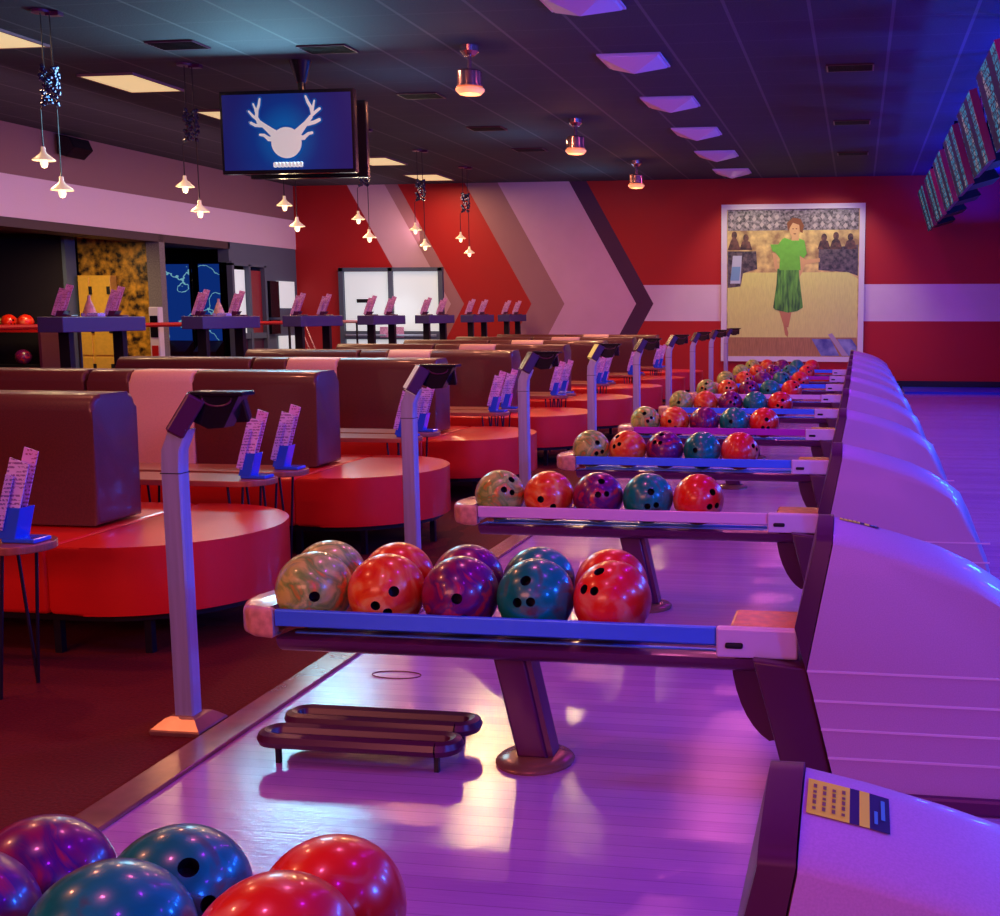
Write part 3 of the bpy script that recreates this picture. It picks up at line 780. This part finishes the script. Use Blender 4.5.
# ------------------------------------------------------------------ hanging TVs
t = empty('hanging_television', (-5.42, 10.72, 0), 'ceiling-hung television pair, front screen showing a white antlered circle on blue', 'television')
tvr = Matrix.Rotation(math.radians(-1), 3, 'Z')
zc = 3.075
hsg = part('housing', lambda bm: box(bm, (-.03, -.03, zc), (1.37, .07, .78), .008, 2), M['tvblack'], t)
scr = part('screen', lambda bm: box(bm, (-.03, -.067, zc), (1.31, .006, .71)), M['tvlogo'], t)
def SX(px, py):  # crop 7 pixel (1000x824) -> local
    u = (px-78)/(845-78); v = (py-255)/(705-255)
    return (-.03-.655+1.31*u, zc+.355-.71*v)
def smooth_poly(pts): return [SX(*p) for p in pts]
LA = [([(308, 284), (302, 318), (290, 350), (284, 390), (296, 418), (335, 448), (385, 490)], (6, 8, 9, 11, 13, 15, 24)),
      ([(268, 312), (280, 342), (286, 372)], (5, 7, 8)), ([(240, 356), (262, 382), (286, 402)], (6, 8, 9)),
      ([(250, 424), (275, 438), (312, 442)], (8, 9, 9)), ([(302, 495), (325, 498), (352, 520), (392, 522)], (7, 9, 13, 18))]
RA = [([(582, 275), (594, 308), (612, 340), (618, 370), (608, 398), (580, 432), (530, 485)], (6, 9, 10, 11, 12, 14, 24)),
      ([(633, 302), (626, 330), (620, 358)], (5, 7, 8)), ([(662, 350), (640, 366), (616, 386)], (8, 9, 9)),
      ([(658, 415), (630, 428), (590, 438)], (10, 11, 11)), ([(612, 490), (590, 495), (562, 518), (525, 515)], (8, 9, 13, 18))]
def flat_tubes(bm, A, y, grow=0, thick=.2):
    for pts, w in A:
        tube(bm, [(SX(*p)[0], y, SX(*p)[1]) for p in pts], [(q+grow)*1.31/767 for q in w], 10)
        for p, q in zip(pts, w):
            bmesh.ops.create_uvsphere(bm, u_segments=12, v_segments=6, radius=(q+grow)*1.31/767, matrix=Matrix.Translation((SX(*p)[0], y, SX(*p)[1])))
    for v in bm.verts: v.co.y = y+(v.co.y-y)*thick
circ = [(458+90*math.cos(2*PI*i/40), 545+92*math.sin(2*PI*i/40)) for i in range(40)]
def halo(pts, g, cx, cy): 
    return [(cx+(p[0]-cx)*g, cy+(p[1]-cy)*g) for p in pts]
part('logo_glow', lambda bm: prism(bm, smooth_poly(halo(circ, 1.16, 458, 545)), 'y', -.0715, -.0700), M['tvglow'], scr)
for A in (LA, RA):
    part('logo_glow', lambda bm: flat_tubes(bm, A, -.0705, 9, .05), M['tvglow'], scr)
    part('logo_antler', lambda bm: flat_tubes(bm, A, -.0735, 0, .1), M['tvwhite'], scr)
part('logo_circle', lambda bm: prism(bm, smooth_poly(circ), 'y', -.0770, -.0725), M['tvwhite'], scr)
part('logo_caption', lambda bm: [box(bm, (SX(378+22*i+9, 676)[0], -.074, SX(0, 676)[1]), (.033, .003, .05), .012, 2) for i in range(9) if SX(378+22*i, 0)[0] < SX(550, 0)[0]], M['tvwhite'], scr)
bt = part('second_screen', lambda bm: box(bm, (-.02, .36, zc-.02), (1.24, .06, .74), .006, 2, None), M['tvblack'], t, label='dark second screen seen edge-on')
part('ceiling_pole', lambda bm: (tube(bm, [(.08, .05, 3.3), (.08, .05, HC-.001)], .035, 12), lathe(bm, [(.05, -.2), (.09, -.06), (.11, -.001)], (.08, .05, HC), 16)), M['tvblack'], t, True)
part('mount', lambda bm: (box(bm, (.08, .06, 3.1), (.25, .1, .35)), box(bm, (.07, .25, 3.1), (.3, .2, .1))), M['tvblack'], t)

# score monitors over the lanes
def make_score():
    t = empty('score_monitor', (0, 0, 0))   # centre of top edge line
    prof = lambda d0, d1: [(-.095+d0*.96, .315-.0+d0*.28), (.095+d0*.96, -.315+d0*.28), (.095+d1*.96, -.315+d1*.28), (-.095+d1*.96, .315+d1*.28)]
    bm = bmesh.new(); prism(bm, prof(0, .055), 'y', -.70, .70); h = bm_obj('housing', bm, M['darkplastic'], t)
    bm = bmesh.new(); prism(bm, prof(-.005, .0), 'y', -.67, .67); bm_obj('screen', bm, M['score'], t)
    bm = bmesh.new(); prism(bm, [(.14, -.29), (.46, -.20), (.30, .02), (.10, .02)], 'y', -.35, .35); bm_obj('rear_housing', bm, M['rearbox'], t)
    part('side_bezel', lambda bm: prism(bm, prof(-.01, .06), 'y', -.716, -.701), M['scorered'], t)  # near side of the housing; its red light is put into the colour
    part('hanger', lambda bm: tube(bm, [(.12, .35, -.1), (.12, .35, .715)], .025, 8), M['tvblack'], t, True)
    part('hanger', lambda bm: tube(bm, [(.12, -.35, -.1), (.12, -.35, .715)], .025, 8), M['tvblack'], t, True)
    return t
sp = make_score()
for k in range(7):
    t = sp if k == 0 else copy_tree(sp)
    t.location = (1.06, 9.75+1.95*(k-1), 3.035)
    tag(t, 'tilted overhead score screen above the lanes, %s' % ('nearest, only its edge in view' if k == 0 else (ordn(k, 'screen') if k < 6 else 'farthest screen of the row')), 'score monitor', 'score monitors hung over the lanes')

# ------------------------------------------------------------------ ceiling fixtures
def make_pendant():
    t = empty('pendant_lamp', (0, 0, 0))
    part('canopy', lambda bm: (lathe(bm, [(.075, -.02), (.08, -.001)], (-.03, 0, HC-.035), 16), box(bm, (.06, .03, HC-.055), (.12, .07, .035), .005, 1)), M['darktube'], t)
    def cord(x0, x1, z1):
        return lambda bm: tube(bm, [(x0, 0, HC-.045), (x0, 0, 3.0), (x1, 0, 2.95), (x1, 0, z1)], .005, 6)
    for x0, x1, z in ((-.04, -.095, 2.62), (.04, .05, 2.38)):
        part('cord', cord(x0, x1, z), M['black'], t)
        sh = part('lamp_shade', lambda bm: lathe(bm, [(.016, .085), (.018, .05), (.03, .03), (.088, -.018), (.088, -.025), (.03, .0), (.02, .01)], (x1, 0, z-.05), 20), M['shade'], t, True, label='glowing conical glass shade')
        part('bulb', lambda bm: lathe(bm, [(.0, -.085), (.02, -.078), (.03, -.05), (.026, -.02), (.015, .01), (.0, .02)], (x1, 0, z-.05), 16), M['bulb'], sh, True)
    rnd = random.Random(5)
    def beads(bm):
        for i in range(80):
            a = rnd.uniform(0, 2*PI); z = 2.98+.3*rnd.random(); r_ = .05+.02*rnd.random()
            bmesh.ops.create_icosphere(bm, subdivisions=1, radius=.019, matrix=Matrix.Translation((r_*math.cos(a), r_*math.sin(a), z)))
    part('bead_cluster', beads, M['bead'], t, True)
    return t
pp = make_pendant(); rnd = random.Random(9)
for k in range(6):
    t = pp if k == 0 else copy_tree(pp)
    t.location = (-6.48, 8.72+2.0*k, .035); t.rotation_euler = (0, 0, 0)
    tag(t, 'twin glowing pendant lamp on cords with dark bead cluster, %s' % (ordn(k, 'pair') if k < 5 else 'farthest pair'), 'pendant lamp', 'pendant lamps over the tall counters')

def make_spot():
    t = empty('ceiling_lamp', (0, 0, 0))
    part('canopy', lambda bm: lathe(bm, [(.0, -.09), (.05, -.085), (.085, -.05), (.09, -.001)], (0, 0, HC), 20), M['chrome'], t, True)
    part('stem', lambda bm: tube(bm, [(0, 0, HC-.08), (0, 0, 3.54)], .018, 10), M['chrome'], t, True)
    part('drum', lambda bm: lathe(bm, [(.03, .0), (.10, -.005), (.112, -.02), (.112, -.13), (.12, -.135), (.12, -.15), (.10, -.155)], (0, 0, 3.54), 24), M['chrome'], t, True)
    part('lens', lambda bm: lathe(bm, [(.09, 0), (.13, -.012), (.13, -.03), (.10, -.06), (.0, -.075)], (0, 0, 3.385), 24), M['lens'], t, True, label='glowing orange lens')
    return t
sp2 = make_spot()
for k in range(3):
    t = sp2 if k == 0 else copy_tree(sp2)
    t.location = (-3.53, 10.4+4.0*k, 0)
    tag(t, 'chrome drum ceiling lamp glowing orange on a short stem, %s' % ['nearest', 'middle one', 'farthest'][k], 'ceiling lamp', 'chrome drum lamps on the ceiling')

def make_panel():
    t = empty('ceiling_light_panel', (0, 0, 0))
    def f(bm):
        c = [(-.29, -.29, 0), (.29, -.29, 0), (.29, .29, 0), (-.29, .29, 0)]
        i = [(-.27, -.27, -.03), (.27, -.27, -.03), (.27, .27, -.03), (-.27, .27, -.03)]
        C = [bm.verts.new(p) for p in c]; I = [bm.verts.new(p) for p in i]; ap = bm.verts.new((0, 0, -.13))
        bm.faces.new(C)
        for k in range(4):
            bm.faces.new((C[k], C[(k+1) % 4], I[(k+1) % 4], I[k])); bm.faces.new((I[k], I[(k+1) % 4], ap))
    part('diffuser', f, M['diffuser'], t)
    part('rim', lambda bm: [box(bm, (s*.295, 0, -.008), (.015, .6, .016)) for s in (-1, 1)] + [box(bm, (0, s*.295, -.008), (.6, .015, .016)) for s in (-1, 1)], M['diffuser'], t)
    return t
pn = make_panel()
for k in range(6):
    t = pn if k == 0 else copy_tree(pn)
    t.location = (-2.16, 9.0+2.18*k, HC-.001)
    tag(t, 'unlit white pyramid-shaped ceiling panel, %s' % (ordn(k, 'panel') if k < 5 else 'farthest panel'), 'ceiling panel', 'unlit pyramid panels on the ceiling')
def make_warm():
    t = empty('ceiling_light', (0, 0, 0))
    part('diffuser', lambda bm: box(bm, (0, 0, -.012), (.58, .85, .02), .004, 1), M['warmglow'], t)
    part('rim', lambda bm: [box(bm, (s*.30, 0, -.012), (.02, .9, .024)) for s in (-1, 1)] + [box(bm, (0, s*.44, -.012), (.6, .02, .024)) for s in (-1, 1)], M['soffit'], t)
    return t
wn = make_warm()
for k, y in enumerate((9.35, 11.45, 13.55, 15.65, 17.75, 19.95)):
    t = wn if k == 0 else copy_tree(wn)
    t.location = (-7.56, y, HC-.001)
    tag(t, 'glowing warm white square ceiling light over the left aisle, %s' % (ordn(k, 'light') if k < 5 else 'farthest light'), 'ceiling light', 'warm ceiling lights over the left aisle')
def make_vent():
    t = empty('ceiling_vent', (0, 0, 0))
    part('backing', lambda bm: box(bm, (0, 0, -.004), (.44, .28, .006)), M['hole'], t)
    part('slats', lambda bm: [box(bm, (0, -.11+.044*i, -.012), (.43, .008, .014)) for i in range(6)], M['black'], t)
    part('frame', lambda bm: [box(bm, (s*.225, 0, -.008), (.014, .30, .014)) for s in (-1, 1)] + [box(bm, (0, s*.145, -.008), (.46, .014, .014)) for s in (-1, 1)], M['darkplastic'], t)
    return t
vt = make_vent(); fv = True
for (x, nm), ys in ((( -.12, 'right'), (11.8, 15.1, 18.0)), ((-4.84, 'middle'), (10.3, 12.6, 14.9, 16.9)), ((-6.1, 'left'), (9.95,))):
    for i, y in enumerate(ys):
        t = vt if fv else copy_tree(vt); fv = False
        t.location = (x, y, HC-.001)
        lab = {'right': 'dark slotted ceiling vent above the ball returns, %s', 'middle': 'dark slotted ceiling vent left of the drum lamps, %s', 'left': 'dark ceiling vent between the two nearest left lights, %s'}[nm] % (ordn(i, 'vent') if len(ys) > 1 else 'beside pendant cords')
        tag(t, lab, 'ceiling vent', 'ceiling vents')

# speaker on left fascia
t = empty('wall_speaker', (-10.66, 14.6, 3.57), 'small dark speaker on the upper left wall above the white band', 'speaker')
part('body', lambda bm: prism(bm, [(-.0, .16), (.20, .12), (.26, -.02), (.12, -.14), (0, -.1)], 'y', -.2, .2, bev=.015), M['tvblack'], t)
part('bracket', lambda bm: box(bm, (.0, 0, .05), (.06, .1, .1)), M['black'], t)

# ------------------------------------------------------------------ alcove on the left
t = empty('locker_cabinet', (-11.76, 16.62, 0), 'gold locker cabinet with hinged doors in front of the patterned gold wall', 'lockers')
part('body', lambda bm: box(bm, (0, 0, .98), (.56, .14, 1.9)), M['locker'], t)
for j in range(3):
    for i, x in enumerate((-.175, .1)):
        dd = part('door', lambda bm: box(bm, (x+(.0 if i == 0 else .02), -.08, .37+.62*j), (.18 if i == 0 else .32, .02, .59), .004, 1), M['locker'], t)
        part('hinge', lambda bm: box(bm, (-.06 if i == 0 else .245, -.095, .5+.6*j), (.05, .015, .12)), M['hole'], dd)
for k, (x, y) in enumerate(((-11.5, 13.9), (-11.55, 15.7), (-11.45, 17.3))):
    t = empty('downlight', (x, y, 2.568), 'small warm recessed downlight under the left soffit, %s' % ['nearest', 'middle one', 'farthest, by the gold wall'][k], 'downlight', 'downlights under the left soffit')
    part('trim_ring', lambda bm: lathe(bm, [(.09, -.012), (.11, -.008), (.115, 0), (.09, 0)], n=20), M['white'], t)
    part('lens', lambda bm: lathe(bm, [(0, -.008), (.088, -.008), (.088, -.001)], n=20), M['bulb'], t)
# ball shelf in front of dark partition
t = empty('ball_shelf', (-13.0, 16.0, 0), 'dark two-level shelf of house balls at the far left edge', 'shelf')
part('shelf_board', lambda bm: box(bm, (0, 0, 1.08), (1.6, .4, .04)), M['railred'], t, label='red upper shelf board')
part('shelf_board', lambda bm: box(bm, (0, 0, .55), (1.6, .4, .04)), M['black'], t)
part('side_panel', lambda bm: box(bm, (.82, 0, .6), (.04, .42, 1.2)), M['darkplastic'], t)
part('side_panel', lambda bm: box(bm, (-.82, 0, .6), (.04, .42, 1.2)), M['darkplastic'], t)
for i, (key, x, z) in enumerate((('tan', -.05, 1.21), ('red', .22, 1.21), ('red', .5, 1.21), ('purple', .42, .68), ('tan', -.15, .68))):
    place_ball(key, (-13.0+x, 15.93, z+.006), (.3, .2, i), ['tan', 'red', 'bright red rightmost', 'purple', 'yellowish tan'][i]+' bowling ball on the %s board of the far left shelf' % ('upper' if z > 1 else 'lower'), 'house balls on the left shelf')
# arcade screens
for k, (x, w) in enumerate(((-12.90, .54), (-12.24, .46))):
    t = empty('arcade_screen', (x, 20.6, 0), 'tall blue screen with white lightning in the left alcove, %s one' % ['left', 'right'][k], 'video screen', 'blue lightning screens in the alcove')
    part('cabinet', lambda bm: (box(bm, (0, .1, 1.17), (w+.08, .2, 2.34), .01, 1)), M['tvblack'], t)
    part('screen', lambda bm: box(bm, (0, -.005, 1.55), (w-.04, .012, 1.45)), M['arcade'], t)
    part('control_panel', lambda bm: prism(bm, [(-.3, .62), (0, .82), (0, .5), (-.3, .5)], 'x', -w/2, w/2), M['darkplastic'], t)
# sign panels on the left wall
for k, (z, h) in enumerate(((1.69, .5), (.65, .55))):
    t = part('wall_panel', lambda bm: box(bm, (XL+.02, 20.56, z), (.03, .66, h), .004, 1), M['coolpane'], None)
    tag(t, 'white glowing panel on the grey left wall, %s' % ['upper one', 'lower one near the floor'][k], 'wall panel', 'white panels on the left wall')
t = part('wall_cabinet', lambda bm: (box(bm, (XL+.06, 19.98, 1.6), (.10, .32, .66)), box(bm, (XL+.06, 19.98, 1.1), (.10, .32, .26))), M['tvblack'], None)
tag(t, 'narrow dark cabinet between the side door and white panels', 'cabinet')
# counter / host stand and leaning poles in front of the left door
t = empty('folding_stand', (-9.6, 19.3, 0), 'leaning chrome folding stand in front of the left wall door', 'stand')
for i in range(3):
    part('leg', lambda bm: tube(bm, [(.05*i-.35, .1*i, 1.32), (.12+.07*i, .1*i, 0.01)], .012, 8), M['chrome'], t, True)
part('crossbar', lambda bm: tube(bm, [(-.35, 0, 1.32), (-.25, .2, 1.32)], .014, 8), M['chrome'], t, True)
t = empty('wall_terminal', (-10.33, 15.9, 0), 'slim white terminal with a red side beside the speckled pillar', 'terminal')
part('column', lambda bm: box(bm, (0, 0, .72), (.16, .12, 1.44), .01, 1), M['white'], t)
part('display', lambda bm: box(bm, (0, -.065, 1.15), (.12, .01, .32)), M['tvblack'], t)
part('red_panel', lambda bm: box(bm, (0, -.065, .62), (.1, .01, .5)), M['railred'], t)

# ------------------------------------------------------------------ lights
def area(name, loc, size, energy, col, rot=(0, 0, 0), sy=None, spread=PI):
    l = bpy.data.lights.new(name, 'AREA'); l.energy = energy; l.color = col; l.shape = 'RECTANGLE'; l.size = size; l.size_y = sy or size; l.spread = spread
    o = bpy.data.objects.new(name, l); COL.objects.link(o); o.location = loc; o.rotation_euler = rot; return o
def point(name, loc, energy, col, r=.05):
    l = bpy.data.lights.new(name, 'POINT'); l.energy = energy; l.color = col; l.shadow_soft_size = r
    o = bpy.data.objects.new(name, l); COL.objects.link(o); o.location = loc; return o
def spot(name, loc, target, energy, col, ang=60, r=.1, blend=.6):
    l = bpy.data.lights.new(name, 'SPOT'); l.energy = energy; l.color = col; l.spot_size = math.radians(ang); l.spot_blend = blend; l.shadow_soft_size = r
    o = bpy.data.objects.new(name, l); COL.objects.link(o); o.location = loc
    o.rotation_euler = (Vector(target)-Vector(loc)).to_track_quat('-Z', 'Y').to_euler(); return o

# rows of small square area lights added for coloured washes, without any fixtures
def row(name, x, z, y0, dy, n, size, watts, col, rot=(0, 0, 0)):
    for i in range(n): area(name, (x, y0+dy*i, z), size, watts, col, rot)
row('violet_wash', .5, 3.68, -2.0, 2.6, 9, .22, 16.5, (.42, .014, 1.0))
row('blue_wash', 3.6, 3.4, -2, 3.4, 7, .3, 32, (.16, .004, 1.0))
row('blue_ceiling_wash', 2.1, 2.9, -1, 3.0, 8, .4, 110, (.004, .008, 1.0), (PI, 0, 0))
row('magenta_wash', -1.3, 3.68, -1.5, 2.9, 8, .2, 20, (1.0, .17, .50))
row('cool_side', 2.8, 2.0, .2, 2.6, 7, .4, 110, (.012, .12, 1.0), (0, math.radians(80), 0))
row('lounge_warm', -4.3, 3.68, -.5, 2.7, 8, .2, 34, (1.0, .34, .18))
row('teal_ceiling_wash', -4.6, 2.9, 7.5, 4.0, 4, .3, 5, (.25, .6, 1.0), (PI, 0, 0))
area('tv_glow', (-5.45, 10.6, 3.07), 1.2, 80, (.30, .75, 1.0), (math.radians(-80), 0, 0), sy=.6)
for y in (9.35, 11.45, 13.55, 15.65, 17.75, 19.95):
    area('panel_light', (-7.52, y, HC-.05), .55, 38, (1.0, .58, .32), sy=.8)
for k in range(6):
    for dx, z in ((-.095, 2.45), (.05, 2.21)):
        point('pendant_light', (-6.48+dx, 8.72+2*k, z), 3.2, (1, .72, .40), .04)
for k in range(3):
    point('drum_light', (-3.53, 10.4+4*k, 3.2), 8, (1, .38, .18), .06)
    spot('drum_beam', (-3.53, 10.4+4*k, 3.28), (-3.0, 8.0+4*k, 0), 150, (1, .62, .30), 100, .07)
for x in (-2.1, -.3):
    spot('picture_light', (x, 19.6, 3.65), (x*.5-.6, YW, 1.6), 95, (1.0, .93, .62), 95)
# front fill: unseen area lights added behind the camera
area('rear_warm_fill', (-3.6, -4.5, 3.2), 4, 250, (1.0, .27, .19), rot=(math.radians(62), 0, math.radians(12)), sy=1.6)
area('rear_violet_fill', (1.2, -4.0, 3.2), 3, 40, (.9, .10, .78), rot=(math.radians(62), 0, 0), sy=1.6)
# alcove light
area('alcove_light', (-11.6, 15.2, 2.45), .6, 45, (1, .72, .34), sy=.6)
area('band_light', (-8.2, 15, 2.9), .4, 60, (1.0, .55, .75), rot=(0, math.radians(88), 0), sy=14)
point('door_daylight', (-8.8, 20.3, 1.4), 9, (.8, .9, 1), .3)

w = bpy.data.worlds.new('dim'); SC.world = w; w.use_nodes = True
w.node_tree.nodes['Background'].inputs[0].default_value = (.3, .1, .4, 1)
w.node_tree.nodes['Background'].inputs[1].default_value = .03

# ------------------------------------------------------------------ camera
F = 1150.; PX, PY, H = 687., 458., 1.35
p = math.atan(145/1150.)
Yc = Vector((171, 145, -1150)).normalized(); Zc = Vector((0, math.cos(p), math.sin(p))); Xc = Yc.cross(Zc)
R = Matrix((Xc, Yc, Zc)).to_4x4()
cam = bpy.data.cameras.new('camera'); co = bpy.data.objects.new('camera', cam); COL.objects.link(co)
co.matrix_world = Matrix.Translation((0, 0, H)) @ R
cam.sensor_fit = 'HORIZONTAL'; cam.sensor_width = 36; cam.lens = F*36/1000
cam.shift_x = -(PX-500)/1000.; cam.shift_y = (PY-458)/1000.
cam.clip_start = .05; cam.clip_end = 200
SC.camera = co
SC.view_settings.view_transform = 'Standard'; SC.view_settings.look = 'None'
SC.view_settings.exposure = -0.33; SC.view_settings.gamma = 1; SC.view_settings.use_curve_mapping = False
SC.cycles.use_denoising = True
SC.cycles.max_bounces = 6
